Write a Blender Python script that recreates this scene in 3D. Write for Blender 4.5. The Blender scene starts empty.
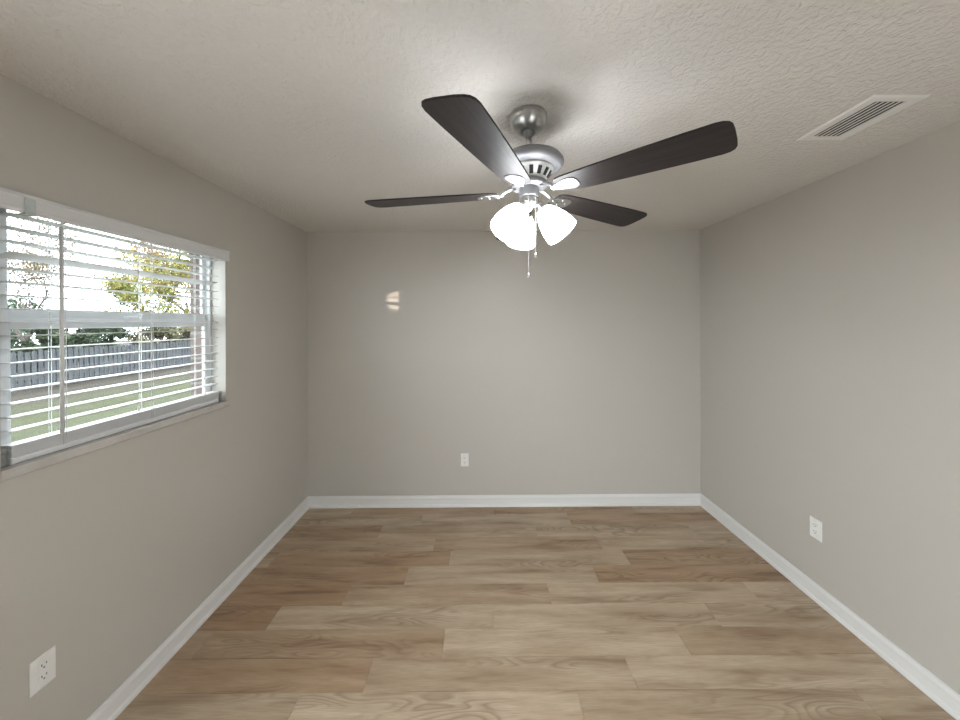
import bpy, bmesh, math, random
from mathutils import Vector, Matrix
random.seed(7)
C = bpy.context.scene.collection
SC = bpy.context.scene
PI = math.pi

# ------------------------------------------------------------------ camera, world, exposure
XL, XR, YB, YR, ZC = -1.538, 1.951, 3.017, -0.75, 2.44      # room: left, right, back, rear, ceiling
CAMZ = 1.633
cam = bpy.data.cameras.new('camera')
cam.sensor_fit = 'HORIZONTAL'
cam.sensor_width = 36.0
cam.lens = 340.0 / 960.0 * 36.0
cam.shift_x = -(481.6 - 480.0) / 960.0
cam.shift_y = (322.0 - 360.0) / 960.0
cam.clip_start = 0.02
camo = bpy.data.objects.new('camera', cam)
C.objects.link(camo)
yaw, pitch, roll = -0.0031, 0.0002, 0.0054
Rm = Matrix.Rotation(yaw, 3, 'Z') @ Matrix.Rotation(pitch, 3, 'X') @ Matrix.Rotation(roll, 3, 'Y')
right, fwd, up = Rm @ Vector((1, 0, 0)), Rm @ Vector((0, 1, 0)), Rm @ Vector((0, 0, 1))
M4 = Matrix(((right.x, up.x, -fwd.x, 0), (right.y, up.y, -fwd.y, 0), (right.z, up.z, -fwd.z, CAMZ), (0, 0, 0, 1)))
camo.matrix_world = M4
SC.camera = camo

SC.view_settings.view_transform = 'Standard'
SC.view_settings.look = 'None'
SC.view_settings.gamma = 1.0
SC.view_settings.use_curve_mapping = False
SC.view_settings.exposure = 0.65

world = bpy.data.worlds.new('sky')
SC.world = world
world.use_nodes = True
wn = world.node_tree.nodes
wn['Background'].inputs['Color'].default_value = (0.86, 0.94, 1.0, 1)
wn['Background'].inputs['Strength'].default_value = 6.0

SHADE_EMIT = 17.0
BULB_EMIT = 225.0
LAMP_COLOR = (0.90, 0.955, 1.0)
SUN_POWER = 2000.0


def lamp_at(name, kind, loc, energy, color):
    l = bpy.data.lights.new(name, kind)
    l.energy = energy
    l.color = color
    o = bpy.data.objects.new(name, l)
    o.location = loc
    C.objects.link(o)
    return o


# low evening sun that reaches the back wall between the blind slats
tgt = Vector((-0.738, YB, 1.820))
sun_src = tgt + Vector((-0.465 * 8, -0.885 * 8, 0.28))
so = lamp_at('low_sun', 'SPOT', sun_src, SUN_POWER, (1.0, 0.80, 0.66))
so.rotation_euler = (tgt - sun_src).to_track_quat('-Z', 'Y').to_euler()
so.data.spot_size = math.radians(1.3)
so.data.spot_blend = 0.25
so.data.shadow_soft_size = 0.02


# ------------------------------------------------------------------ helpers
class MB:
    def __init__(self):
        self.bm = bmesh.new()

    def _new(self, before):
        return [v for v in self.bm.verts if v not in before]

    def box(self, lo, hi, bevel=0.0, mat=None, seg=2, mi=0):
        b = bmesh.new()
        bmesh.ops.create_cube(b, size=1)
        lo, hi = Vector(lo), Vector(hi)
        for v in b.verts:
            v.co = Vector(((lo[i] + hi[i]) / 2 + v.co[i] * (hi[i] - lo[i]) for i in range(3)))
        if bevel:
            bmesh.ops.bevel(b, geom=list(b.edges), offset=bevel, segments=seg, affect='EDGES', profile=0.5)
        self.merge(b, mat, mi)
        return self

    def merge(self, b, mat=None, mi=0):
        if mat is not None:
            bmesh.ops.transform(b, matrix=mat, verts=list(b.verts))
        bmesh.ops.recalc_face_normals(b, faces=list(b.faces))
        m = {}
        for v in b.verts:
            m[v] = self.bm.verts.new(v.co)
        for f in b.faces:
            try:
                nf = self.bm.faces.new([m[v] for v in f.verts])
                nf.smooth = f.smooth
                nf.material_index = mi
            except ValueError:
                pass
        b.free()

    def lathe(self, prof, seg=40, mat=None, smooth=True, mi=0, closed=False):
        b = bmesh.new()
        rings = []
        for (r, z) in prof:
            if r < 1e-6:
                rings.append([b.verts.new((0, 0, z))])
            else:
                rings.append([b.verts.new((r * math.cos(2 * PI * k / seg), r * math.sin(2 * PI * k / seg), z)) for k in range(seg)])
        pairs = list(zip(rings[:-1], rings[1:]))
        if closed:
            pairs.append((rings[-1], rings[0]))
        for a, c in pairs:
            for k in range(seg):
                k2 = (k + 1) % seg
                vs = []
                for v in (a[k % len(a)], a[k2 % len(a)], c[k2 % len(c)], c[k % len(c)]):
                    if v not in vs:
                        vs.append(v)
                if len(vs) > 2:
                    f = b.faces.new(vs)
                    f.smooth = smooth
        self.merge(b, mat, mi)
        return self

    def tube(self, pts, rad, seg=10, mat=None, mi=0):
        pts = [Vector(p) for p in pts]
        rs = rad if isinstance(rad, (list, tuple)) else [rad] * len(pts)
        b = bmesh.new()
        rings = []
        for i, p in enumerate(pts):
            d = (pts[min(i + 1, len(pts) - 1)] - pts[max(i - 1, 0)]).normalized()
            q = d.to_track_quat('Z', 'Y').to_matrix()
            rings.append([b.verts.new(p + q @ Vector((rs[i] * math.cos(2 * PI * k / seg), rs[i] * math.sin(2 * PI * k / seg), 0))) for k in range(seg)])
        for a, c in zip(rings[:-1], rings[1:]):
            # match the closest start vertex so rings do not twist
            sh = min(range(seg), key=lambda s: sum((a[k].co - c[(k + s) % seg].co).length for k in range(0, seg, 3)))
            c2 = [c[(k + sh) % seg] for k in range(seg)]
            for k in range(seg):
                f = b.faces.new((a[k], a[(k + 1) % seg], c2[(k + 1) % seg], c2[k]))
                f.smooth = True
            c[:] = c2
        b.faces.new(rings[0][::-1])
        b.faces.new(rings[-1])
        self.merge(b, mat, mi)
        return self

    def prism(self, poly, z0, z1, mat=None, bevel=0.0, mi=0, seg=2):
        b = bmesh.new()
        lo = [b.verts.new((x, y, z0)) for x, y in poly]
        hi = [b.verts.new((x, y, z1)) for x, y in poly]
        n = len(poly)
        b.faces.new(lo[::-1])
        b.faces.new(hi)
        for k in range(n):
            b.faces.new((lo[k], lo[(k + 1) % n], hi[(k + 1) % n], hi[k]))
        if bevel:
            es = [e for e in b.edges if abs(e.verts[0].co.z - e.verts[1].co.z) < 1e-6]
            bmesh.ops.bevel(b, geom=es, offset=bevel, segments=seg, affect='EDGES', profile=0.5)
        self.merge(b, mat, mi)
        return self

    def sphere(self, c, r, mat=None, sub=2, scale=(1, 1, 1), mi=0):
        b = bmesh.new()
        bmesh.ops.create_icosphere(b, subdivisions=sub, radius=r)
        for v in b.verts:
            v.co = Vector((v.co[i] * scale[i] + c[i] for i in range(3)))
        for f in b.faces:
            f.smooth = True
        self.merge(b, mat, mi)
        return self

    def quad(self, vs, mi=0):
        f = self.bm.faces.new([self.bm.verts.new(v) for v in vs])
        f.material_index = mi
        return f

    def build(self, name, m, parent=None, label=None):
        me = bpy.data.meshes.new(name)
        self.bm.to_mesh(me)
        self.bm.free()
        for mm in (m if isinstance(m, (list, tuple)) else [m]):
            me.materials.append(mm)
        o = bpy.data.objects.new(name, me)
        C.objects.link(o)
        if parent is not None:
            o.parent = parent
        if label:
            o['label'] = label
        return o


def thing(name, label, cat, loc=(0, 0, 0), rotz=0.0, group=None):
    o = bpy.data.objects.new(name, None)
    o.empty_display_size = 0.1
    o.location = loc
    o.rotation_euler = (0, 0, rotz)
    C.objects.link(o)
    o['label'] = label
    o['category'] = cat
    if group:
        o['group'] = group
    return o


def struct(o, label=None, cat=None):
    o['kind'] = 'structure'
    if label:
        o['label'] = label
    if cat:
        o['category'] = cat
    return o


# ------------------------------------------------------------------ materials
def mat(name, color=(0.8, 0.8, 0.8), rough=0.5, metal=0.0, spec=0.5):
    m = bpy.data.materials.new(name)
    m.use_nodes = True
    p = m.node_tree.nodes['Principled BSDF']
    p.inputs['Base Color'].default_value = (*color, 1)
    p.inputs['Roughness'].default_value = rough
    p.inputs['Metallic'].default_value = metal
    p.inputs['Specular IOR Level'].default_value = spec
    return m, m.node_tree.nodes, m.node_tree.links, p


def coords(N, L, scale=(1, 1, 1), kind='Object'):
    tc = N.new('ShaderNodeTexCoord')
    mp = N.new('ShaderNodeMapping')
    mp.inputs['Scale'].default_value = scale
    L.new(tc.outputs[kind], mp.inputs['Vector'])
    return mp.outputs['Vector']


def noise(N, L, vec, scale, detail=3.0, rough=0.5, dist=0.0):
    n = N.new('ShaderNodeTexNoise')
    n.inputs['Scale'].default_value = scale
    n.inputs['Detail'].default_value = detail
    n.inputs['Roughness'].default_value = rough
    n.inputs['Distortion'].default_value = dist
    if vec is not None:
        L.new(vec, n.inputs['Vector'])
    return n.outputs['Fac']


def ramp(N, L, fac, stops):
    r = N.new('ShaderNodeValToRGB')
    while len(r.color_ramp.elements) < len(stops):
        r.color_ramp.elements.new(0.5)
    for e, (p, c) in zip(r.color_ramp.elements, stops):
        e.position = p
        e.color = (*c, 1) if len(c) == 3 else c
    L.new(fac, r.inputs['Fac'])
    return r.outputs['Color']


def bump(N, L, height, p, strength=0.3, dist=0.01):
    b = N.new('ShaderNodeBump')
    b.inputs['Strength'].default_value = strength
    b.inputs['Distance'].default_value = dist
    L.new(height, b.inputs['Height'])
    L.new(b.outputs['Normal'], p.inputs['Normal'])
    return b


def mix(N, L, fac, a, b, mode='MIX'):
    n = N.new('ShaderNodeMix')
    n.data_type = 'RGBA'
    n.blend_type = mode
    for sock, val in ((n.inputs[0], fac), (n.inputs[6], a), (n.inputs[7], b)):
        if isinstance(val, (int, float)):
            sock.default_value = val
        elif isinstance(val, tuple):
            sock.default_value = (*val, 1)
        else:
            L.new(val, sock)
    return n.outputs[2]


def math_n(N, L, op, a, b=None):
    n = N.new('ShaderNodeMath')
    n.operation = op
    for s, v in ((n.inputs[0], a), (n.inputs[1], b)):
        if v is None:
            continue
        if isinstance(v, (int, float)):
            s.default_value = v
        else:
            L.new(v, s)
    return n.outputs[0]


# painted greige wall with a fine roller stipple
WALL, N, L, P = mat('greige_wall_paint', (0.505, 0.474, 0.428), 0.45, 0, 0.4)
v = coords(N, L)
bump(N, L, noise(N, L, v, 180, 2), P, 0.12, 0.002)

# knock-down textured ceiling
CEIL, N, L, P = mat('textured_ceiling_paint', (0.69, 0.66, 0.625), 0.8, 0, 0.2)
v = coords(N, L)
n1 = noise(N, L, v, 54, 3, 0.55, 0.3)
n2 = noise(N, L, v, 120, 2, 0.5)
h1 = ramp(N, L, n1, [(0.40, (0, 0, 0)), (0.62, (1, 1, 1))])
hh = mix(N, L, 0.25, h1, n2)
bump(N, L, hh, P, 0.62, 0.007)

WHITE, N, L, P = mat('white_trim_paint', (0.73, 0.72, 0.70), 0.35)
v = coords(N, L)
bump(N, L, noise(N, L, v, 60, 2), P, 0.04, 0.002)

VINYL, N, L, P = mat('white_vinyl', (0.78, 0.79, 0.79), 0.4)
v = coords(N, L)
L.new(ramp(N, L, noise(N, L, v, 14, 2), [(0.3, (0.64, 0.65, 0.655)), (0.7, (0.69, 0.70, 0.705))]), P.inputs['Base Color'])

SLAT, N, L, P = mat('white_blind_slat', (0.68, 0.68, 0.675), 0.38)
v = coords(N, L, (60, 2, 60))
bump(N, L, noise(N, L, v, 6, 2), P, 0.05, 0.001)

CORD, N, L, P = mat('white_cord', (0.80, 0.80, 0.78), 0.8)
v = coords(N, L)
bump(N, L, noise(N, L, v, 900, 1), P, 0.3, 0.001)

CLIP, N, L, P = mat('clear_plastic_clip', (0.50, 0.56, 0.55), 0.2)
v = coords(N, L)
L.new(ramp(N, L, noise(N, L, v, 40, 1), [(0.3, (0.46, 0.52, 0.51)), (0.7, (0.54, 0.60, 0.59))]), P.inputs['Base Color'])

BRKT, N, L, P = mat('grey_bracket_plastic', (0.22, 0.22, 0.21), 0.4)
v = coords(N, L)
L.new(ramp(N, L, noise(N, L, v, 60, 1), [(0.3, (0.17, 0.17, 0.165)), (0.7, (0.27, 0.27, 0.26))]), P.inputs['Base Color'])

SILL, N, L, P = mat('pale_marble_sill', (0.62, 0.60, 0.57), 0.25)
v = coords(N, L)
L.new(ramp(N, L, noise(N, L, v, 9, 5, 0.6, 1.2), [(0.3, (0.45, 0.425, 0.395)), (0.65, (0.54, 0.515, 0.485))]), P.inputs['Base Color'])

# clear window glass: mostly transparent, mirror-like at grazing angles
GLASS = bpy.data.materials.new('clear_window_glass')
GLASS.use_nodes = True
N, L = GLASS.node_tree.nodes, GLASS.node_tree.links
N.remove(N['Principled BSDF'])
tr = N.new('ShaderNodeBsdfTransparent')
tr.inputs['Color'].default_value = (0.94, 0.96, 0.96, 1)
gl = N.new('ShaderNodeBsdfGlossy')
gl.inputs['Roughness'].default_value = 0.02
fr = N.new('ShaderNodeLayerWeight')                       # Schlick curve, the same from both sides of the pane
fr.inputs['Blend'].default_value = 0.5
mx = N.new('ShaderNodeMixShader')
L.new(math_n(N, L, 'ADD', math_n(N, L, 'MULTIPLY', math_n(N, L, 'POWER', fr.outputs['Facing'], 5.0), 0.9), 0.02), mx.inputs[0])
L.new(tr.outputs[0], mx.inputs[1])
L.new(gl.outputs[0], mx.inputs[2])
L.new(mx.outputs[0], N['Material Output'].inputs['Surface'])

NICKEL, N, L, P = mat('brushed_nickel', (0.52, 0.52, 0.52), 0.28, 1.0)
v = coords(N, L, (4, 4, 220))
nz = noise(N, L, v, 5, 2)
L.new(ramp(N, L, nz, [(0.3, (0.46, 0.46, 0.46)), (0.7, (0.60, 0.60, 0.59))]), P.inputs['Base Color'])
bump(N, L, nz, P, 0.05, 0.001)

DARKSLOT, N, L, P = mat('black_vent_slot', (0.012, 0.012, 0.013), 0.6)
v = coords(N, L)
L.new(ramp(N, L, noise(N, L, v, 50, 1), [(0.3, (0.008, 0.008, 0.009)), (0.7, (0.018, 0.018, 0.019))]), P.inputs['Base Color'])

SILVER, N, L, P = mat('satin_silver', (0.75, 0.75, 0.74), 0.5, 0.75)
v = coords(N, L, (4, 4, 160))
L.new(ramp(N, L, noise(N, L, v, 5, 2), [(0.3, (0.70, 0.70, 0.69)), (0.7, (0.80, 0.80, 0.79))]), P.inputs['Base Color'])

HOUSING, N, L, P = mat('satin_pewter_housing', (0.30, 0.30, 0.315), 0.55, 0.7)
v = coords(N, L, (4, 4, 160))
L.new(ramp(N, L, noise(N, L, v, 5, 2), [(0.3, (0.27, 0.27, 0.285)), (0.7, (0.33, 0.33, 0.345))]), P.inputs['Base Color'])

BLADE, N, L, P = mat('dark_espresso_blade', (0.020, 0.016, 0.016), 0.5, 0, 0.3)
v = coords(N, L, (1.2, 26, 26))
nz = noise(N, L, v, 4, 5, 0.6, 0.5)
L.new(ramp(N, L, nz, [(0.3, (0.013, 0.010, 0.010)), (0.7, (0.034, 0.027, 0.025))]), P.inputs['Base Color'])
bump(N, L, nz, P, 0.05, 0.001)

# lit frosted-glass lamp shade
SHADE, N, L, P = mat('lit_frosted_glass', (0.95, 0.95, 0.95), 0.4)
v = coords(N, L)
L.new(ramp(N, L, noise(N, L, v, 12, 2), [(0.3, (0.94, 0.95, 0.97)), (0.7, LAMP_COLOR)]), P.inputs['Emission Color'])
P.inputs['Emission Strength'].default_value = SHADE_EMIT

BULB, N, L, P = mat('lit_bulb_glass', (0.9, 0.9, 0.9), 0.4)
v = coords(N, L)
L.new(ramp(N, L, noise(N, L, v, 12, 2), [(0.3, (0.96, 0.97, 0.98)), (0.7, LAMP_COLOR)]), P.inputs['Emission Color'])
P.inputs['Emission Strength'].default_value = BULB_EMIT

PLATE, N, L, P = mat('white_outlet_plastic', (0.80, 0.79, 0.76), 0.3)
v = coords(N, L)
L.new(ramp(N, L, noise(N, L, v, 30, 1), [(0.3, (0.77, 0.76, 0.73)), (0.7, (0.82, 0.81, 0.78))]), P.inputs['Base Color'])

REG, N, L, P = mat('white_register_paint', (0.78, 0.77, 0.74), 0.45)
v = coords(N, L)
bump(N, L, noise(N, L, v, 90, 2), P, 0.06, 0.001)

# wood-look planks: tone per plank, long grain, a few cathedrals and knots
FLOOR, N, L, P = mat('oak_look_plank', (0.3, 0.25, 0.2), 0.42, 0, 0.4)
at = N.new('ShaderNodeAttribute')
at.attribute_name = 'plank'
sp = N.new('ShaderNodeSeparateColor')
L.new(at.outputs['Color'], sp.inputs['Color'])
tc = N.new('ShaderNodeTexCoord')
cb = N.new('ShaderNodeCombineXYZ')
L.new(math_n(N, L, 'MULTIPLY', sp.outputs['Green'], 37.0), cb.inputs['X'])
L.new(math_n(N, L, 'MULTIPLY', sp.outputs['Blue'], 53.0), cb.inputs['Y'])
va = N.new('ShaderNodeVectorMath')
va.operation = 'ADD'
L.new(tc.outputs['Object'], va.inputs[0])
L.new(cb.outputs[0], va.inputs[1])


def stretched(sc):
    m_ = N.new('ShaderNodeMapping')
    m_.inputs['Scale'].default_value = sc
    L.new(va.outputs[0], m_.inputs['Vector'])
    return m_.outputs['Vector']


broad = noise(N, L, stretched((1.1, 9, 1)), 1.6, 3, 0.55, 0.3)
fine = noise(N, L, stretched((5, 130, 1)), 2.2, 4, 0.65, 0.2)
wv = N.new('ShaderNodeTexNoise')
wv.inputs['Scale'].default_value = 1.0
wv.inputs['Detail'].default_value = 1.5
L.new(stretched((1.6, 9.0, 1)), wv.inputs['Vector'])
rings = math_n(N, L, 'FRACT', math_n(N, L, 'MULTIPLY', wv.outputs['Fac'], 17.0))
ringm = ramp(N, L, rings, [(0.0, (1, 1, 1)), (0.25, (0.35, 0.35, 0.35)), (0.75, (0, 0, 0)), (1.0, (0.9, 0.9, 0.9))])
patch = ramp(N, L, noise(N, L, stretched((0.9, 5, 1)), 1.3, 2), [(0.49, (0, 0, 0)), (0.62, (1, 1, 1))])
col = ramp(N, L, broad, [(0.28, (0.265, 0.180, 0.112)), (0.44, (0.445, 0.345, 0.240)), (0.68, (0.570, 0.465, 0.345))])
col = mix(N, L, math_n(N, L, 'MULTIPLY', ramp(N, L, fine, [(0.40, (0, 0, 0)), (0.75, (1, 1, 1))]), 0.5), col, (0.235, 0.160, 0.100))
col = mix(N, L, math_n(N, L, 'MULTIPLY', math_n(N, L, 'MULTIPLY', ringm, patch), 0.6), col, (0.190, 0.125, 0.075))
tone = ramp(N, L, sp.outputs['Red'], [(0.0, (0.74, 0.57, 0.44)), (0.5, (0.93, 0.92, 0.90)), (1.0, (1.10, 1.10, 1.10))])  # plank variation; low end also reddened for the colour cast at left
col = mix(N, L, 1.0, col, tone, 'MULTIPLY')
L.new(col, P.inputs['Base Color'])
bump(N, L, fine, P, 0.08, 0.001)

BRICK, N, L, P = mat('brown_brick', (0.3, 0.2, 0.15), 0.85)
v = coords(N, L, (1, 1, 1))
bk = N.new('ShaderNodeTexBrick')
bk.inputs['Color1'].default_value = (0.090, 0.064, 0.054, 1)
bk.inputs['Color2'].default_value = (0.125, 0.090, 0.076, 1)
bk.inputs['Mortar'].default_value = (0.17, 0.16, 0.15, 1)
bk.inputs['Scale'].default_value = 1.0
bk.inputs['Brick Width'].default_value = 0.2
bk.inputs['Row Height'].default_value = 0.075
bk.inputs['Mortar Size'].default_value = 0.006
mpb = N.new('ShaderNodeCombineXYZ')
sx = N.new('ShaderNodeSeparateXYZ')
L.new(v, sx.inputs[0])
L.new(math_n(N, L, 'ADD', sx.outputs['X'], sx.outputs['Y']), mpb.inputs['X'])
L.new(sx.outputs['Z'], mpb.inputs['Y'])
L.new(mpb.outputs[0], bk.inputs['Vector'])
L.new(bk.outputs['Color'], P.inputs['Base Color'])

FENCE, N, L, P = mat('weathered_fence_wood', (0.2, 0.2, 0.2), 0.85)
v = coords(N, L, (3, 7, 0.8))
L.new(ramp(N, L, noise(N, L, v, 3, 4, 0.6), [(0.3, (0.024, 0.025, 0.027)), (0.5, (0.048, 0.050, 0.054)), (0.75, (0.080, 0.081, 0.084))]), P.inputs['Base Color'])

LAWN, N, L, P = mat('lawn_ground', (0.1, 0.16, 0.04), 0.95, 0, 0.1)
v = coords(N, L)
g1 = ramp(N, L, noise(N, L, v, 0.9, 5, 0.7), [(0.35, (0.035, 0.037, 0.018)), (0.6, (0.058, 0.058, 0.030))])
g2 = ramp(N, L, noise(N, L, v, 16, 3, 0.7), [(0.35, (0.022, 0.025, 0.011)), (0.65, (0.062, 0.062, 0.035))])
gg = mix(N, L, 0.5, g1, g2)
sx = N.new('ShaderNodeSeparateXYZ')
L.new(v, sx.inputs[0])
far = ramp(N, L, math_n(N, L, 'ADD', math_n(N, L, 'MULTIPLY', sx.outputs['X'], -0.1), math_n(N, L, 'MULTIPLY', noise(N, L, v, 1.7, 4), 0.5)), [(0.0, (0, 0, 0)), (1.0, (1, 1, 1))])
lit = ramp(N, L, math_n(N, L, 'SUBTRACT', math_n(N, L, 'ADD', math_n(N, L, 'MULTIPLY', sx.outputs['X'], -0.1), math_n(N, L, 'MULTIPLY', noise(N, L, v, 1.7, 4), 0.5)), 1.0), [(0.30, (0, 0, 0)), (0.52, (1, 1, 1))])
L.new(mix(N, L, lit, gg, (0.046, 0.038, 0.030)), P.inputs['Base Color'])
bump(N, L, noise(N, L, v, 30, 3), P, 0.5, 0.03)

BARK, N, L, P = mat('grey_bark', (0.12, 0.09, 0.07), 0.9)
v = coords(N, L, (6, 6, 1))
L.new(ramp(N, L, noise(N, L, v, 4, 4), [(0.3, (0.045, 0.034, 0.028)), (0.7, (0.10, 0.080, 0.068))]), P.inputs['Base Color'])


def leaf_mat(name, a, b, c):
    m, N, L, P = mat(name, a, 0.7, 0, 0.2)
    v = coords(N, L)
    L.new(ramp(N, L, noise(N, L, v, 1.3, 5, 0.75), [(0.35, a), (0.5, b), (0.65, c)]), P.inputs['Base Color'])
    return m


LEAF_YELLOW = leaf_mat('yellow_green_leaf', (0.075, 0.11, 0.03), (0.20, 0.19, 0.045), (0.30, 0.19, 0.06))
LEAF_RUST = leaf_mat('rust_leaf', (0.13, 0.12, 0.055), (0.22, 0.14, 0.08), (0.27, 0.20, 0.09))
LEAF_OLIVE = leaf_mat('olive_brown_leaf', (0.05, 0.055, 0.03), (0.10, 0.09, 0.05), (0.20, 0.16, 0.07))
LEAF_TAN = leaf_mat('tan_leaf', (0.07, 0.055, 0.035), (0.13, 0.09, 0.055), (0.19, 0.15, 0.06))
LEAF_DARK = leaf_mat('dark_green_leaf', (0.024, 0.036, 0.020), (0.042, 0.056, 0.030), (0.065, 0.076, 0.040))
LEAF_MID = leaf_mat('mid_green_leaf', (0.05, 0.08, 0.05), (0.08, 0.11, 0.07), (0.11, 0.14, 0.09))

# ------------------------------------------------------------------ room shell
T = 0.13
OY0, OY1, OZ0, OZ1 = 1.093, 2.056, 1.133, 2.07          # window opening in the left wall

# floor planks (rows run left to right), joints where the photo shows them
PITCH, SEAM0, PL = 0.1546, 1.505, 1.22
row_joint = {0: (-0.529, {0: .42, -1: .22, 1: .72}), 1: (-0.197, {0: .78, -1: .30}), 2: (0.063, {0: .66, -1: .62, -2: .14}), 3: (0.406, {-1: .36, 0: .78, -2: .16}),  # left-end planks toned low to carry the reddish light cast there
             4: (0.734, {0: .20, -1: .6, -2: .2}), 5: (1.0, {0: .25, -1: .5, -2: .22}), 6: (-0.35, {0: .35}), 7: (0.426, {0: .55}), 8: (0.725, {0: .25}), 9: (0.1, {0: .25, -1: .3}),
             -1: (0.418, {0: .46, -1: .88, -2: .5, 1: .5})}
fb = MB()
planks = []
k = -16
while SEAM0 + k * PITCH < YB + 0.01:
    y0 = max(SEAM0 + k * PITCH, YR)
    y1 = min(SEAM0 + (k + 1) * PITCH, YB)
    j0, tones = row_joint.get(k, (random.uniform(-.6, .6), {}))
    if y1 > YR:
        for n in range(-4, 4):
            x0 = max(j0 + n * PL, XL)
            x1 = min(j0 + (n + 1) * PL, XR)
            if x1 - x0 < 0.002:
                continue
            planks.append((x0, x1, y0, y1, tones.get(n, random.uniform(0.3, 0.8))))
    k += 1
bm = fb.bm
lay = bm.loops.layers.float_color.new('plank')
g = 0.0008
for (x0, x1, y0, y1, tn) in planks:
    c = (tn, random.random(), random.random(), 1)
    e = 0.0012
    top = [(x0 + g + e, y0 + g + e), (x1 - g - e, y0 + g + e), (x1 - g - e, y1 - g - e), (x0 + g + e, y1 - g - e)]
    out = [(x0 + g, y0 + g), (x1 - g, y0 + g), (x1 - g, y1 - g), (x0 + g, y1 - g)]
    tv = [bm.verts.new((x, y, 0.0)) for x, y in top]
    ov = [bm.verts.new((x, y, -0.0011)) for x, y in out]
    bv = [bm.verts.new((x, y, -0.006)) for x, y in out]
    fs = [bm.faces.new(tv)]
    for a, b_ in ((ov, tv), (bv, ov)):
        for q in range(4):
            fs.append(bm.faces.new((a[q], a[(q + 1) % 4], b_[(q + 1) % 4], b_[q])))
    for f in fs:
        for lp in f.loops:
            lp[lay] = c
fb.box((XL - T, YR - T, -0.15), (XR + T, YB + T, -0.005))
floor = struct(fb.build('floor', FLOOR), 'wood-look plank floor with boards running left to right', 'floor')

struct(MB().box((XL - T, YR - T, ZC), (XR + T, YB + T, ZC + 0.12)).build('ceiling', CEIL), 'off-white textured ceiling', 'ceiling')
struct(MB().box((XL - T, YB, -0.005), (XR + T, YB + T, ZC)).build('wall_back', WALL), 'greige painted wall facing the camera', 'wall')
struct(MB().box((XR, YR - T, -0.005), (XR + T, YB, ZC)).build('wall_right', WALL), 'greige painted wall on the right', 'wall')


def holed(mb, x0, x1, ya, yb, za, zb, oy0, oy1, oz0, oz1):
    # wall slab between x0..x1 with a rectangular opening, one closed mesh
    b = bmesh.new()
    out = [(ya, za), (yb, za), (yb, zb), (ya, zb)]
    inn = [(oy0, oz0), (oy1, oz0), (oy1, oz1), (oy0, oz1)]
    V = {}
    for xi, x in enumerate((x0, x1)):
        V[xi] = ([b.verts.new((x, y, z)) for y, z in out], [b.verts.new((x, y, z)) for y, z in inn])
    for q in range(4):
        q2 = (q + 1) % 4
        for xi in (0, 1):
            b.faces.new((V[xi][0][q], V[xi][0][q2], V[xi][1][q2], V[xi][1][q]))
        for ring in (0, 1):
            b.faces.new((V[0][ring][q], V[0][ring][q2], V[1][ring][q2], V[1][ring][q]))
    mb.merge(b)
    return mb


DY0, DY1, DZ = -0.66, 0.50, 2.05                            # unseen doorway added in the window wall to let in fill daylight
wl = holed(MB(), XL - T, XL, 0.7, YB, -0.005, ZC, OY0, OY1, OZ0, OZ1)
wl.box((XL - T, YR, -.005), (XL, DY0, ZC)).box((XL - T, DY1, -.005), (XL, 0.7, ZC)).box((XL - T, DY0, DZ), (XL, DY1, ZC))
struct(wl.build('wall_left', WALL), 'greige painted wall with the window on the left', 'wall')
xo0, xo1 = XL - T - 0.075, XL - T - 0.001
wo = holed(MB(), xo0, xo1, 0.7, YB + T, -0.45, 2.6, OY0 - 0.006, OY1 - 0.008, OZ0 + 0.03, OZ1 - 0.01)
wo.box((xo0, YR - T, -.45), (xo1, DY0, 2.6)).box((xo0, DY1, -.45), (xo1, 0.7, 2.6)).box((xo0, DY0, DZ), (xo1, DY1, 2.6)).box((xo0, DY0, -.45), (xo1, DY1, -.15))
struct(wo.build('wall_outside', BRICK), 'brown brick outer face of the window wall', 'wall')
DX0, DX1 = 0.62, 1.36                                       # unseen rear doorway, also added to let in fill daylight
rw = MB()
rw.prism([(XL - T, -.005), (DX0, -.005), (DX0, DZ), (DX1, DZ), (DX1, -.005), (XR, -.005), (XR, ZC), (XL - T, ZC)], 0, T, Matrix(((1, 0, 0, 0), (0, 0, -1, YR), (0, 1, 0, 0), (0, 0, 0, 1))))
struct(rw.build('wall_rear', WALL), 'greige painted wall with an added daylight opening behind the camera', 'wall')
dr = MB()
dr.box((DX0 - .06, YR, 0.0005), (DX0 + .012, YR + .016, DZ + .06), .003)
dr.box((DX1 - .012, YR, 0.0005), (DX1 + .06, YR + .016, DZ + .06), .003)
dr.box((DX0 + .012, YR, DZ - .012), (DX1 - .012, YR + .016, DZ + .06), .003)
struct(dr.build('trim_2', WHITE), 'white casing around the added daylight opening behind the camera', 'door casing')
dr = MB()
dr.box((XL, DY0 - .06, 0.0005), (XL + .016, DY0 + .012, DZ + .06), .003)
dr.box((XL, DY1 - .012, 0.0005), (XL + .016, DY1 + .06, DZ + .06), .003)
dr.box((XL, DY0 + .012, DZ - .012), (XL + .016, DY1 - .012, DZ + .06), .003)
struct(dr.build('trim_1', WHITE), 'white casing around the added daylight opening in the window wall', 'door casing')

# baseboards with a beaded top and a shoe at the floor
PROF = [(0, 0), (0.020, 0), (0.020, 0.010), (0.017, 0.019), (0.0115, 0.024), (0.0115, 0.066), (0.0125, 0.070), (0.0135, 0.077), (0.010, 0.085), (0.0065, 0.090), (0.0055, 0.098), (0, 0.098)]


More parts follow.
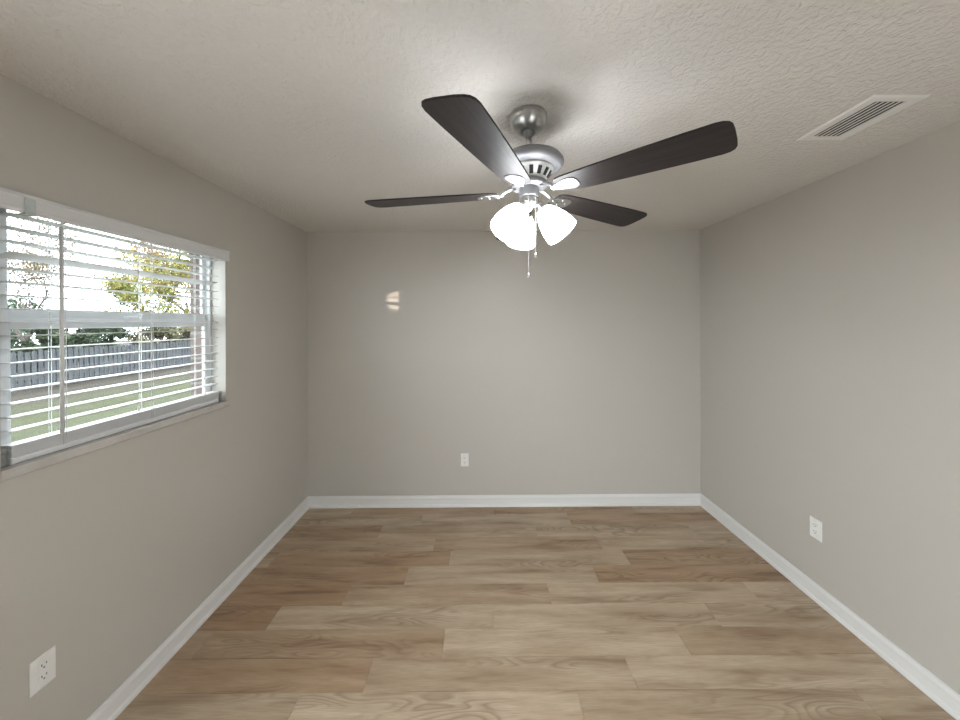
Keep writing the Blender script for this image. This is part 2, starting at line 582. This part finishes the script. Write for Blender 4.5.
def baseboard(name, p0, p1, inward, label):
    b = bmesh.new()
    p0, p1, inward = Vector(p0), Vector(p1), Vector(inward)
    d = (p1 - p0).normalized()
    A = [b.verts.new(p0 + d * u + inward * u + Vector((0, 0, z))) for u, z in PROF]
    B = [b.verts.new(p1 - d * u + inward * u + Vector((0, 0, z))) for u, z in PROF]
    n = len(PROF)
    for q in range(n):
        b.faces.new((A[q], A[(q + 1) % n], B[(q + 1) % n], B[q]))
    b.faces.new(A)
    b.faces.new(B[::-1])
    mb = MB()
    mb.merge(b)
    struct(mb.build(name, WHITE), label, 'baseboard')


zf = 0.0005
baseboard('baseboard_left', (XL, DY1 + .041, zf), (XL, YB, zf), (1, 0, 0), 'white baseboard along the window wall')
baseboard('baseboard_back', (XL, YB, zf), (XR, YB, zf), (0, -1, 0), 'white baseboard along the far wall')
baseboard('baseboard_right', (XR, YB, zf), (XR, YR, zf), (-1, 0, 0), 'white baseboard along the right wall')
baseboard('baseboard_rear', (XR, YR, zf), (DX1 + .041, YR, zf), (0, 1, 0), 'short white baseboard right of the added rear opening')
baseboard('baseboard_rear_2', (DX0 - .041, YR, zf), (XL, YR, zf), (0, 1, 0), 'white baseboard left of the added rear opening')

# ------------------------------------------------------------------ window
win = bpy.data.objects.new('window_1', None)
C.objects.link(win)
struct(win, 'white single-hung window in the left wall', 'window')
XF0, XF1 = -1.622, -1.667
SILLT = 1.168
fr_ = MB()
JL, JR = 1.172, 2.041                                      # inner edges of the side jambs
fr_.box((XF1, OY0 + .001, SILLT), (XF0, JL, OZ1), .002)
fr_.box((XF1, JR, SILLT), (XF0, OY1 - .001, OZ1), .002)
fr_.box((XF1, JL - .001, OZ1 - .014), (XF0, JR + .001, OZ1 - .001), .002)
fr_.box((XF1, JL - .001, SILLT), (XF0, JR + .001, SILLT + .018), .002)
fr_.build('window_frame', VINYL, win)


def sash(name, x0, x1, y0, y1, z0, z1, stile, bot, top, pane_name, left):
    s = MB()
    s.box((x1, y0, z0), (x0, y0 + left, z1), .002)
    s.box((x1, y1 - stile, z0), (x0, y1, z1), .002)
    s.box((x1, y0 + left - .001, z0), (x0, y1 - stile + .001, z0 + bot), .002)
    s.box((x1, y0 + left - .001, z1 - top), (x0, y1 - stile + .001, z1), .002)
    o = s.build(name, VINYL, win)
    xm = (x0 + x1) / 2
    MB().box((xm - .002, y0 + left - .004, z0 + bot - .004), (xm + .002, y1 - stile + .004, z1 - top + .004)).build(pane_name, GLASS, o)
    return o


sash('upper_sash', -1.648, -1.664, JL, JR, 1.640, OZ1 - .014, .020, .048, .018, 'glass_pane', .010)
sash('lower_sash', -1.626, -1.646, JL, JR, SILLT + .018, 1.656, .030, .030, .040, 'glass_pane', .010)
MB().box((-1.630, 1.56, 1.656), (-1.618, 1.63, 1.668), .003).build('sash_latch', VINYL, win)
sl = MB()
sl.box((-1.6215, OY0 + .001, OZ0 + .0005), (XL - .002, OY1 - .001, SILLT - .0005), .002)
sl.box((XL - .004, OY0 - .008, OZ0 + .0005), (XL + .018, OY1 + .006, SILLT - .0005), .004)
sl.build('window_sill', SILL, win)

# ------------------------------------------------------------------ blind
BY0, BY1 = 1.127, 2.016
BX = -1.575                                                # middle of the slats
blind = thing('window_blind', 'white two-inch slat blind with slats open in the left window', 'window blind', (BX, (BY0 + BY1) / 2, 0))


def bl(mb, name, m, label=None, parent=None):
    o = mb.build(name, m, None, label)
    o.parent = parent or blind
    if parent is None:
        o.matrix_parent_inverse = Matrix.Translation(-Vector((BX, (BY0 + BY1) / 2, 0)))
    return o


BOT, SP = 1.232, 0.0453
LAD = (1.270, 1.607, 1.912)


def slat_mb(z, tilt=0.0):
    mb = MB()
    hw, th = 0.025, 0.0028
    prof = [(-hw, 0), (-hw * .5, .0012), (0, .0016), (hw * .5, .0012), (hw, 0)]
    b = bmesh.new()
    rings = []
    for y in (BY0, BY1):
        rg = [b.verts.new((u, y, w + th / 2)) for u, w in prof] + [b.verts.new((u, y, w - th / 2)) for u, w in prof[::-1]]
        rings.append(rg)
    n = len(rings[0])
    for q in range(n):
        b.faces.new((rings[0][q], rings[0][(q + 1) % n], rings[1][(q + 1) % n], rings[1][q]))
    b.faces.new(rings[0])
    b.faces.new(rings[1][::-1])
    mb.merge(b, Matrix.Translation((BX, 0, z)) @ Matrix.Rotation(tilt, 4, 'Y'))
    return mb


for k in range(1, 18):
    tilt = math.radians(-21) if k == 14 else math.radians(random.uniform(-2.2, 0.2))
    bl(slat_mb(BOT + k * SP, tilt), 'slat', SLAT)
# spare slats resting in a stack on the bottom rail
zb = SILLT + 0.0265
while zb < BOT:
    bl(slat_mb(zb), 'slat', SLAT)
    zb += 0.0044
bl(MB().box((BX - .025, BY0, SILLT + .0006), (BX + .025, BY1, SILLT + .024), .004), 'bottom_rail', SLAT)
bl(MB().box((BX - .026, BY0, 2.030), (BX + .026, BY1, OZ1 - .002), .002), 'headrail', VINYL)
vl = MB()
vl.prism([(0, 0), (.008, .002), (.011, .010), (.009, .018), (.009, .046), (.012, .053), (.010, .063), (0, .063)], 0, 1.0, None)
vm = Matrix(((1, 0, 0, XL + .006), (0, 0, 1, 0), (0, 1, 0, 2.006), (0, 0, 0, 1)))
for vtx in vl.bm.verts:
    t = vtx.co.copy()
    vtx.co = Vector((XL + .0085 + t.x, OY0 - .012 + t.z * (OY1 + .010 - OY0 + .012), 2.006 + t.y))
bmesh.ops.recalc_face_normals(vl.bm, faces=list(vl.bm.faces))
valance = bl(vl, 'valance', SLAT)
bl(MB().box((XL - .03, OY1 - .030, 2.020), (XL + .009, OY1 - .022, 2.060), .001), 'valance_return', SLAT)
bl(MB().box((XL + .0195, 1.138, 2.004), (XL + .0225, 1.166, 2.058), .001).box((XL - .01, 1.138, 2.0015), (XL + .0225, 1.166, 2.0055), .001), 'valance_clip', CLIP, 'clear plastic valance clip')
for y in LAD:
    for x in (BX + .0275, BX - .0275):
        lc = MB().tube([(x, y - .004, SILLT + .02), (x, y - .004, 2.034)], .0011, 6).tube([(x, y + .004, SILLT + .02), (x, y + .004, 2.034)], .0011, 6)
        bl(lc, 'ladder_string', CORD)
    for k in range(1, 18):
        z = BOT + k * SP - .0026
        bl(MB().tube([(BX - .0275, y, z), (BX + .0275, y, z)], .0009, 5), 'ladder_rung', CORD)
bl(MB().tube([(BX + .036, 1.535, 1.262), (BX + .036, 1.535, 2.034)], .0012, 6).lathe([(0, 0), (.004, .001), (.0055, .010), (.003, .022), (0, .024)], 12, Matrix.Translation((BX + .036, 1.535, 1.240))), 'lift_cord', CORD)
wand = bl(MB().tube([(BX + .039, 1.252, 1.236), (BX + .039, 1.252, 1.99)], .0060, 10), 'tilt_wand', SLAT)
bl(MB().tube([(BX + .039, 1.252, 1.985), (BX + .039, 1.252, 2.003), (BX + .025, 1.252, 2.034)], .0022, 6), 'wand_hook', VINYL)
for (ya, yb) in ((1.096, 1.121), (2.022, 2.048)):
    hb = MB()
    hb.box((BX + .002, ya, SILLT + .0006), (BX + .028, yb, SILLT + .004), .001)
    hb.box((BX + .008, ya + .004, SILLT + .002), (BX + .024, yb - .004, SILLT + .050), .003)
    hb.sphere((BX + .018, (ya + yb) / 2, SILLT + .050), .011)
    bl(hb, 'hold_down_bracket', BRKT, 'grey hold-down bracket')

# ------------------------------------------------------------------ ceiling fan
FX, FY = 0.191, 1.330
fan = thing('ceiling_fan', 'five-blade brushed nickel ceiling fan with dark blades and three lit shades', 'ceiling fan', (FX, FY, ZC))
cz = CAMZ - ZC                                             # height above camera -> z below the ceiling


def Hh(h):
    return h + cz


fp = lambda mb, name, m, label=None, parent=fan: mb.build(name, m, parent, label)
fp(MB().lathe([(0, -.0005), (.070, -.0005), (.0715, -.004), (.0715, -.016), (.069, -.030), (.060, -.048), (.046, -.062), (.032, -.068), (.026, -.066), (.024, -.060), (0, -.060)], 48), 'canopy', NICKEL)
bx_, by_ = .004, .015                                       # the downrod hangs slightly off plumb
OFF = Matrix.Translation((bx_, by_, 0))
OF2 = Matrix.Translation((bx_ + .008, by_, 0))
fp(MB().sphere((0, 0, -.066), .0235, sub=3), 'hanger_ball', BRKT, 'dark hanger ball')
fp(MB().tube([(0, 0, -.07), (bx_ + .006, by_, Hh(.650))], .0105, 16).lathe([(.0105, Hh(.690)), (.019, Hh(.687)), (.021, Hh(.666)), (.0105, Hh(.660))], 24, OF2), 'downrod', NICKEL)
fp(MB().lathe([(0, Hh(.667)), (.028, Hh(.667)), (.060, Hh(.663)), (.095, Hh(.655)), (.116, Hh(.643)), (.126, Hh(.630)), (.127, Hh(.620)), (.122, Hh(.611)), (.108, Hh(.604)), (.086, Hh(.601)), (0, Hh(.601))], 64, OF2), 'motor_housing', HOUSING)
vb = fp(MB().lathe([(0, Hh(.6015)), (.086, Hh(.6015)), (.088, Hh(.598)), (.084, Hh(.593)), (.076, Hh(.583)), (.065, Hh(.565)), (.058, Hh(.556)), (.054, Hh(.552)), (0, Hh(.552))], 64, OF2), 'vented_band', SILVER)
for k in range(14):
    a = 2 * PI * (k + .2) / 14
    m_ = OF2 @ Matrix.Rotation(a, 4, 'Z') @ Matrix.Translation((.0705, 0, Hh(.574))) @ Matrix.Rotation(math.radians(35), 4, 'Y')
    fp(MB().box((-.0008, -.0075, -.0150), (.0022, .0075, .0150), .0007, m_), 'vent_slot', DARKSLOT, 'black vent slot', vb)
fp(MB().lathe([(0, Hh(.553)), (.062, Hh(.553)), (.068, Hh(.549)), (.070, Hh(.536)), (.066, Hh(.529)), (0, Hh(.529))], 48, OFF), 'flywheel', HOUSING)
fp(MB().lathe([(0, Hh(.530)), (.037, Hh(.530)), (.039, Hh(.525)), (.039, Hh(.497)), (.036, Hh(.489)), (0, Hh(.489))], 40, OFF), 'switch_housing', HOUSING)
fp(MB().lathe([(0, Hh(.490)), (.033, Hh(.490)), (.038, Hh(.485)), (.039, Hh(.470)), (.034, Hh(.458)), (.022, Hh(.449)), (.010, Hh(.444)), (.008, Hh(.437)), (0, Hh(.435))], 40, OFF), 'light_fitter', NICKEL)


def rounded_blade():
    # outline along +X: narrow root, widest near the tip, rounded corners
    top = [(.125, .036), (.135, .046), (.160, .053), (.25, .059), (.40, .067), (.55, .0725), (.622, .0735), (.640, .0710), (.652, .0630), (.6580, .050), (.660, .025)]
    return top + [(.660, 0)] + [(x, -y) for x, y in top[::-1]]


BL_H = .507
outline = rounded_blade()
for k in range(5):
    ang = math.radians(245.45 + 72 * k - (9.0 if k == 3 else 0))
    M_ = OFF @ Matrix.Rotation(ang, 4, 'Z') @ Matrix.Translation((0, 0, Hh(BL_H))) @ Matrix.Rotation(math.radians(1.2), 4, 'Y') @ Matrix.Rotation(math.radians(-9.5), 4, 'X')
    bo = MB().prism(outline, -.003, .003, None, .0012).build('fan_blade', BLADE, fan)
    bo.matrix_local = M_
    ir = MB()
    # paddle under the blade, arm rising to the flywheel
    pad = [(.100, .010), (.125, .016), (.148, .027), (.170, .034), (.188, .034), (.203, .026), (.209, .010), (.209, -.010), (.203, -.026), (.188, -.034), (.170, -.034), (.148, -.027), (.125, -.016), (.100, -.010)]
    ir.prism(pad, -.0068, -.0032, M_, .0012)
    Ma = OFF @ Matrix.Rotation(ang, 4, 'Z')
    ir.tube([Ma @ Vector((.054, 0, Hh(.533))), Ma @ Vector((.074, 0, Hh(.529))), Ma @ Vector((.096, 0, Hh(.518))), M_ @ Vector((.124, 0, -.005)), M_ @ Vector((.150, 0, -.0064))], [.0085, .0085, .008, .007, .004], 12)
    io = ir.build('blade_bracket', NICKEL, fan)
    for (sx_, sy_) in ((.160, .018), (.160, -.018), (.190, 0)):
        MB().lathe([(0, -.0022), (.003, -.002), (.0045, -.0005), (.0045, 0)], 12, M_ @ Matrix.Translation((sx_, sy_, -.0068))).build('bracket_screw', NICKEL, io)

shade_prof = [(.022, 0), (.030, -.004), (.040, -.018), (.051, -.042), (.060, -.070), (.0655, -.098), (.0675, -.120), (.0670, -.130), (.0645, -.130), (.0645, -.120), (.0625, -.098), (.057, -.070), (.048, -.042), (.037, -.018), (.027, -.006), (.022, -.003)]
for az in (-20, 100, 220):
    A = OFF @ Matrix.Rotation(math.radians(az), 4, 'Z')
    tiltM = Matrix.Rotation(math.radians(-38), 4, 'Y')
    neck = Vector((.053, 0, Hh(.437)))
    Mx = A @ Matrix.Translation(neck) @ tiltM @ Matrix.Scale(.95, 4)
    ar = MB()
    ar.tube([A @ Vector((.030, 0, Hh(.462))), A @ Vector((.042, 0, Hh(.457))), Mx @ Vector((0, 0, .004))], .010, 12)
    ar.lathe([(0, .010), (.016, .009), (.024, .004), (.026, -.002), (.026, -.010), (.0215, -.010), (.0215, .001), (0, .003)], 28, Mx)
    ar.build('shade_holder', NICKEL, fan)
    so_ = MB().lathe(shade_prof, 40, Mx, closed=True).build('lamp_shade', SHADE, fan, 'lit frosted glass shade')
    MB().lathe([(0, -.002), (.013, -.004), (.014, -.030), (.024, -.050), (.029, -.070), (.024, -.090), (.012, -.100), (0, -.102)], 24, Mx).build('light_bulb', BULB, so_)
for (px, py, h0, h1) in ((-.009, -.048, .490, .162), (.019, -.043, .490, .240)):
    ch = MB()
    z = Hh(h0)
    ch.tube([(px * .96, py * .96, z), (px, py - .004, z - .004), (px, py - .004, Hh(h1) + .02)], .0008, 5)
    zz = z - .006
    while zz > Hh(h1) + .02:
        ch.sphere((px, py - .004, zz), .0017, sub=1)
        zz -= .0065
    co = ch.build('pull_chain', NICKEL, fan)
    MB().lathe([(0, .022), (.002, .021), (.004, .012), (.0048, .005), (.003, .001), (0, 0)], 14, Matrix.Translation((px, py - .004, Hh(h1)))).build('chain_fob', NICKEL, co)

# ------------------------------------------------------------------ ceiling vent
vx0, vx1, vy0, vy1 = 1.414, 1.621, 1.213, 1.516
vent = thing('ceiling_vent', 'white rectangular air register with dark louvre slots on the ceiling', 'air vent', ((vx0 + vx1) / 2, (vy0 + vy1) / 2, ZC))
hx, hy = (vx1 - vx0) / 2, (vy1 - vy0) / 2
ix, iy = .060, .118
b = bmesh.new()
rings = []
for (x, y, z) in ((hx, hy, 0), (hx, hy, -.002), (hx - .008, hy - .008, -.006), (ix + .006, iy + .006, -.006), (ix, iy, -.004), (ix, iy, 0)):
    rings.append([b.verts.new((sx_ * x, sy_ * y, z)) for sx_, sy_ in ((1, 1), (-1, 1), (-1, -1), (1, -1))])
for a, c in zip(rings[:-1], rings[1:]):
    for q in range(4):
        b.faces.new((a[q], a[(q + 1) % 4], c[(q + 1) % 4], c[q]))
mb = MB()
mb.merge(b)
mb.build('frame', REG, vent)
MB().box((-ix - .004, -iy - .004, -.0012), (ix + .004, iy + .004, -.0002)).build('duct_opening', DARKSLOT, vent, 'black duct opening')
nl = 6
for k in range(nl):
    x = -ix + (k + .5) * 2 * ix / nl
    m_ = Matrix.Translation((x, 0, -.0048)) @ Matrix.Rotation(math.radians(-3), 4, 'Y')
    MB().box((-.0042, -iy, -.0005), (.0042, iy, .0005), 0, m_).build('louvre', REG, vent)
for s in (-1, 1):
    MB().lathe([(0, -.0022), (.003, -.002), (.0045, 0)], 12, Matrix.Translation((0, s * (iy + .016), -.006))).build('screw', REG, vent)


# ------------------------------------------------------------------ outlets
def outlet(label, loc, rotz):
    # local: plate in XZ plane, facing -Y
    t = thing('wall_outlet', label, 'wall outlet', loc, rotz, 'duplex outlets on the walls')
    w, h = .035, .0575
    toY = Matrix.Rotation(PI / 2, 4, 'X')
    MB().prism([(-w, -h), (w, -h), (w, h), (-w, h)], .0003, .006, toY, .0022).build('cover_plate', PLATE, t)
    for s in (-1, 1):
        cyz = s * .0195
        pts = []
        for q in range(24):
            a = 2 * PI * q / 24
            pts.append((.0165 * math.cos(a), cyz + max(-.0125, min(.0125, .0165 * math.sin(a)))))
        ro = MB().prism(pts, .006, .0082, toY, .0006).build('receptacle', PLATE, t)
        MB().box((-.0075, -.0087, cyz + .0005), (-.0053, -.0082, cyz + .0085)).build('slot', DARKSLOT, ro, 'dark blade slot')
        MB().box((.0053, -.0087, cyz + .001), (.0073, -.0082, cyz + .008)).build('slot', DARKSLOT, ro, 'dark blade slot')
        MB().lathe([(0, .0085), (.0026, .0085), (.0026, .008)], 12, toY @ Matrix.Translation((0, cyz - .0068, 0))).build('ground_hole', DARKSLOT, ro, 'dark ground hole')
    MB().lathe([(0, .0078), (.0022, .0076), (.003, .006)], 12, toY).build('screw', PLATE, t)
    return t


outlet('small white wall outlet centred low on the far wall', (-0.147, YB, 0.413), 0)
outlet('white wall outlet low on the wall under the window', (XL, 1.192, 0.424), PI / 2)
outlet('white wall outlet low on the right wall', (XR, 1.976, 0.418), -PI / 2)

# ------------------------------------------------------------------ yard outside
GZ = -0.45
gb = MB()
nx, ny = 40, 40
gv = [[gb.bm.verts.new((12 - 58 * i / nx, -14 + 57 * j / ny, GZ + random.uniform(-.015, .015))) for j in range(ny + 1)] for i in range(nx + 1)]
for i in range(nx):
    for j in range(ny):
        gb.bm.faces.new((gv[i][j], gv[i + 1][j], gv[i + 1][j + 1], gv[i][j + 1]))
bmesh.ops.recalc_face_normals(gb.bm, faces=list(gb.bm.faces))
if sum(f.normal.z for f in gb.bm.faces) < 0:
    bmesh.ops.reverse_faces(gb.bm, faces=list(gb.bm.faces))
struct(gb.build('ground', LAWN), 'green back lawn with a leaf-strewn strip by the fence', 'lawn')

CONC, N, L, P = mat('bounce_slab_concrete', (0.45, 0.44, 0.42), 0.9)
v = coords(N, L)
L.new(ramp(N, L, noise(N, L, v, 3, 5), [(0.3, (0.40, 0.39, 0.37)), (0.7, (0.52, 0.51, 0.49))]), P.inputs['Base Color'])
struct(MB().box((XL - T - 4.0, -3.0, GZ - .1), (XL - T - .08, 0.95, -0.14), .01).build('bounce_slab_side', CONC), 'pale concrete slab added to bounce daylight into the side opening', 'patio')  # unseen pale slab, added to reflect sky light indoors
struct(MB().box((-1.0, YR - T - 4.0, GZ - .1), (3.5, YR - T - .002, -0.14), .01).build('bounce_slab_rear', CONC), 'pale concrete slab added to bounce daylight into the rear opening', 'patio')  # second unseen slab, added as a reflector for the rear opening

FENX, FTOP = -14.25, 0.80
fence = thing('picket_fence', 'weathered grey wooden fence along the back of the lawn', 'fence', (FENX, 12, GZ))
PW = 2.4
for pnl in range(10):
    ya = 2.0 + pnl * PW
    pb = MB()
    n = 15
    for q in range(n):
        y0 = ya + q * PW / n + .018
        y1 = y0 + PW / n - .040
        zt = FTOP + random.uniform(-.035, .03)
        xo = random.uniform(0, .012)
        pts = [(y0, GZ + .03), (y1, GZ + .03), (y1, zt - .03), (y1 - .03, zt), (y0 + .03, zt), (y0, zt - .03)]
        mm = Matrix(((0, 0, 1, FENX + xo), (1, 0, 0, 0), (0, 1, 0, 0), (0, 0, 0, 1)))
        pb.prism(pts, 0, .018, mm)
    o = pb.build('picket_panel', FENCE)
    o.parent = fence
    o.matrix_parent_inverse = Matrix.Translation((-FENX, -12, -GZ))
    rl = MB()
    for zr in (GZ + .3, FTOP - .25):
        rl.box((FENX - .045, ya, zr - .045), (FENX - .002, ya + PW, zr + .045), .004)
    o = rl.build('rail', FENCE)
    o.parent = fence
    o.matrix_parent_inverse = Matrix.Translation((-FENX, -12, -GZ))
    o = MB().box((FENX - .14, ya - .05, GZ), (FENX - .046, ya + .05, FTOP - .03), .006).build('post', FENCE)
    o.parent = fence
    o.matrix_parent_inverse = Matrix.Translation((-FENX, -12, -GZ))


def leaves(mb, centres, n, size, rnd):
    for _ in range(n):
        c, r = rnd.choice(centres)
        d = Vector((rnd.gauss(0, 1), rnd.gauss(0, 1), rnd.gauss(0, 1))).normalized() * r * rnd.random() ** 0.45
        p = Vector(c) + Vector((d.x, d.y, d.z * .8))
        u = Vector((rnd.gauss(0, 1), rnd.gauss(0, 1), rnd.gauss(0, 1))).normalized()
        w = u.cross(Vector((rnd.gauss(0, 1), rnd.gauss(0, 1), rnd.gauss(0, 1)))).normalized()
        s = size * rnd.uniform(.6, 1.3)
        mb.quad([p - u * s, p + w * s * .45, p + u * s, p - w * s * .45])


def branch(mb, p, d, length, r, depth, rnd, tips):
    pts, rs = [p.copy()], [r]
    q = p.copy()
    for s in range(4):
        d = (d + Vector((rnd.uniform(-.22, .22), rnd.uniform(-.22, .22), rnd.uniform(-.06, .16)))).normalized()
        q = q + d * length / 4
        pts.append(q.copy())
        rs.append(max(r * (1 - .13 * (s + 1)), .004))
    mb.tube(pts, rs, 6 if depth > 1 else 4)
    tips.append((q.copy(), length))
    if depth > 0:
        for _ in range(rnd.choice((2, 3))):
            k = rnd.choice((2, 3, 4))
            nd = (d + Vector((rnd.uniform(-.9, .9), rnd.uniform(-.9, .9), rnd.uniform(-.2, .6)))).normalized()
            branch(mb, pts[k], nd, length * rnd.uniform(.6, .8), rs[k] * .7, depth - 1, rnd, tips)


def tree(label, cat, loc, h, r, depth, seed, leafm, nleaf, lsize, group=None, clump=.9, crown=None):
    rnd = random.Random(seed)
    t = thing('yard_tree', label, cat, loc, 0, group)
    mb = MB()
    tips = []
    branch(mb, Vector((0, 0, -.05)), Vector((rnd.uniform(-.1, .1), rnd.uniform(-.1, .1), 1)), h * .42, r, depth, rnd, tips)
    mb.build('trunk', BARK, t)
    lb = MB()
    top = [(tp[0], clump * rnd.uniform(.5, 1.1)) for tp in tips if tp[0].z > h * .3]
    if crown:
        cy, z0, z1, rad, nc = crown
        for _ in range(nc):
            u = Vector((rnd.gauss(0, 1), rnd.gauss(0, 1), rnd.gauss(0, 1))).normalized() * rnd.random() ** .4
            top.append((Vector((u.x * rad, cy + u.y * rad, (z0 + z1) / 2 + u.z * (z1 - z0) / 2)), clump * rnd.uniform(.5, 1.0)))
    leaves(lb, top, nleaf, lsize, rnd)
    lb.build('foliage', leafm, t)
    return t


tree('nearly bare tree with thin rusty leaves beyond the fence at left', 'tree', (-18.2, 13.9, GZ), 6.6, .11, 5, 3, LEAF_TAN, 7000, .05, None, 1.1)
tree('yellow-green leafy tree beyond the right part of the fence', 'tree', (-18.5, 19.6, GZ), 6.6, .16, 4, 11, LEAF_YELLOW, 10000, .09, None, .75, (-.1, 1.4, 6.6, 2.2, 46))
tree('tall orange-tinged tree standing behind the yellow-green tree', 'tree', (-22.5, 26.0, GZ), 9.0, .18, 4, 23, LEAF_RUST, 6500, .10, None, 1.0, (-.6, 3.6, 9.2, 2.6, 26))


def bush(name, label, cat, loc, sx_, sy_, sz_, m, n, lsize, seed):
    rnd = random.Random(seed)
    t = thing(name, label, cat, loc)
    st = MB()
    for q in range(9):
        a = rnd.uniform(0, 2 * PI)
        st.tube([(0.05 * math.cos(a), .05 * math.sin(a), -.03), (sx_ * .35 * math.cos(a), sy_ * .35 * math.sin(a), sz_ * .45), (sx_ * .6 * math.cos(a + .3), sy_ * .6 * math.sin(a + .3), sz_ * .85)], [.03, .02, .008], 5)
    st.build('stems', BARK, t)
    lb = MB()
    cs = []
    for q in range(48):
        a, rr = rnd.uniform(0, 2 * PI), math.sqrt(rnd.random())
        cs.append(((sx_ * .8 * rr * math.cos(a), sy_ * .8 * rr * math.sin(a), sz_ * rnd.uniform(.25, .85)), min(sx_, sz_) * .38))
    leaves(lb, cs, n, lsize, rnd)
    lb.build('foliage', m, t)


bush('garden_hedge', 'dark green hedge rising just above the fence at left', 'hedge', (-15.6, 12.4, GZ), .8, 3.0, 2.5, LEAF_DARK, 12000, .08, 5)
bush('low_hedge', 'low brownish hedge showing over the right part of the fence', 'hedge', (-15.7, 17.8, GZ), .8, 3.4, 2.2, LEAF_OLIVE, 12000, .075, 15)
bush('garden_shrub', 'tall mid-green shrub beyond the far left of the fence', 'shrub', (-24.5, 17.6, GZ), 1.4, 1.1, 4.2, LEAF_MID, 2600, .10, 8)
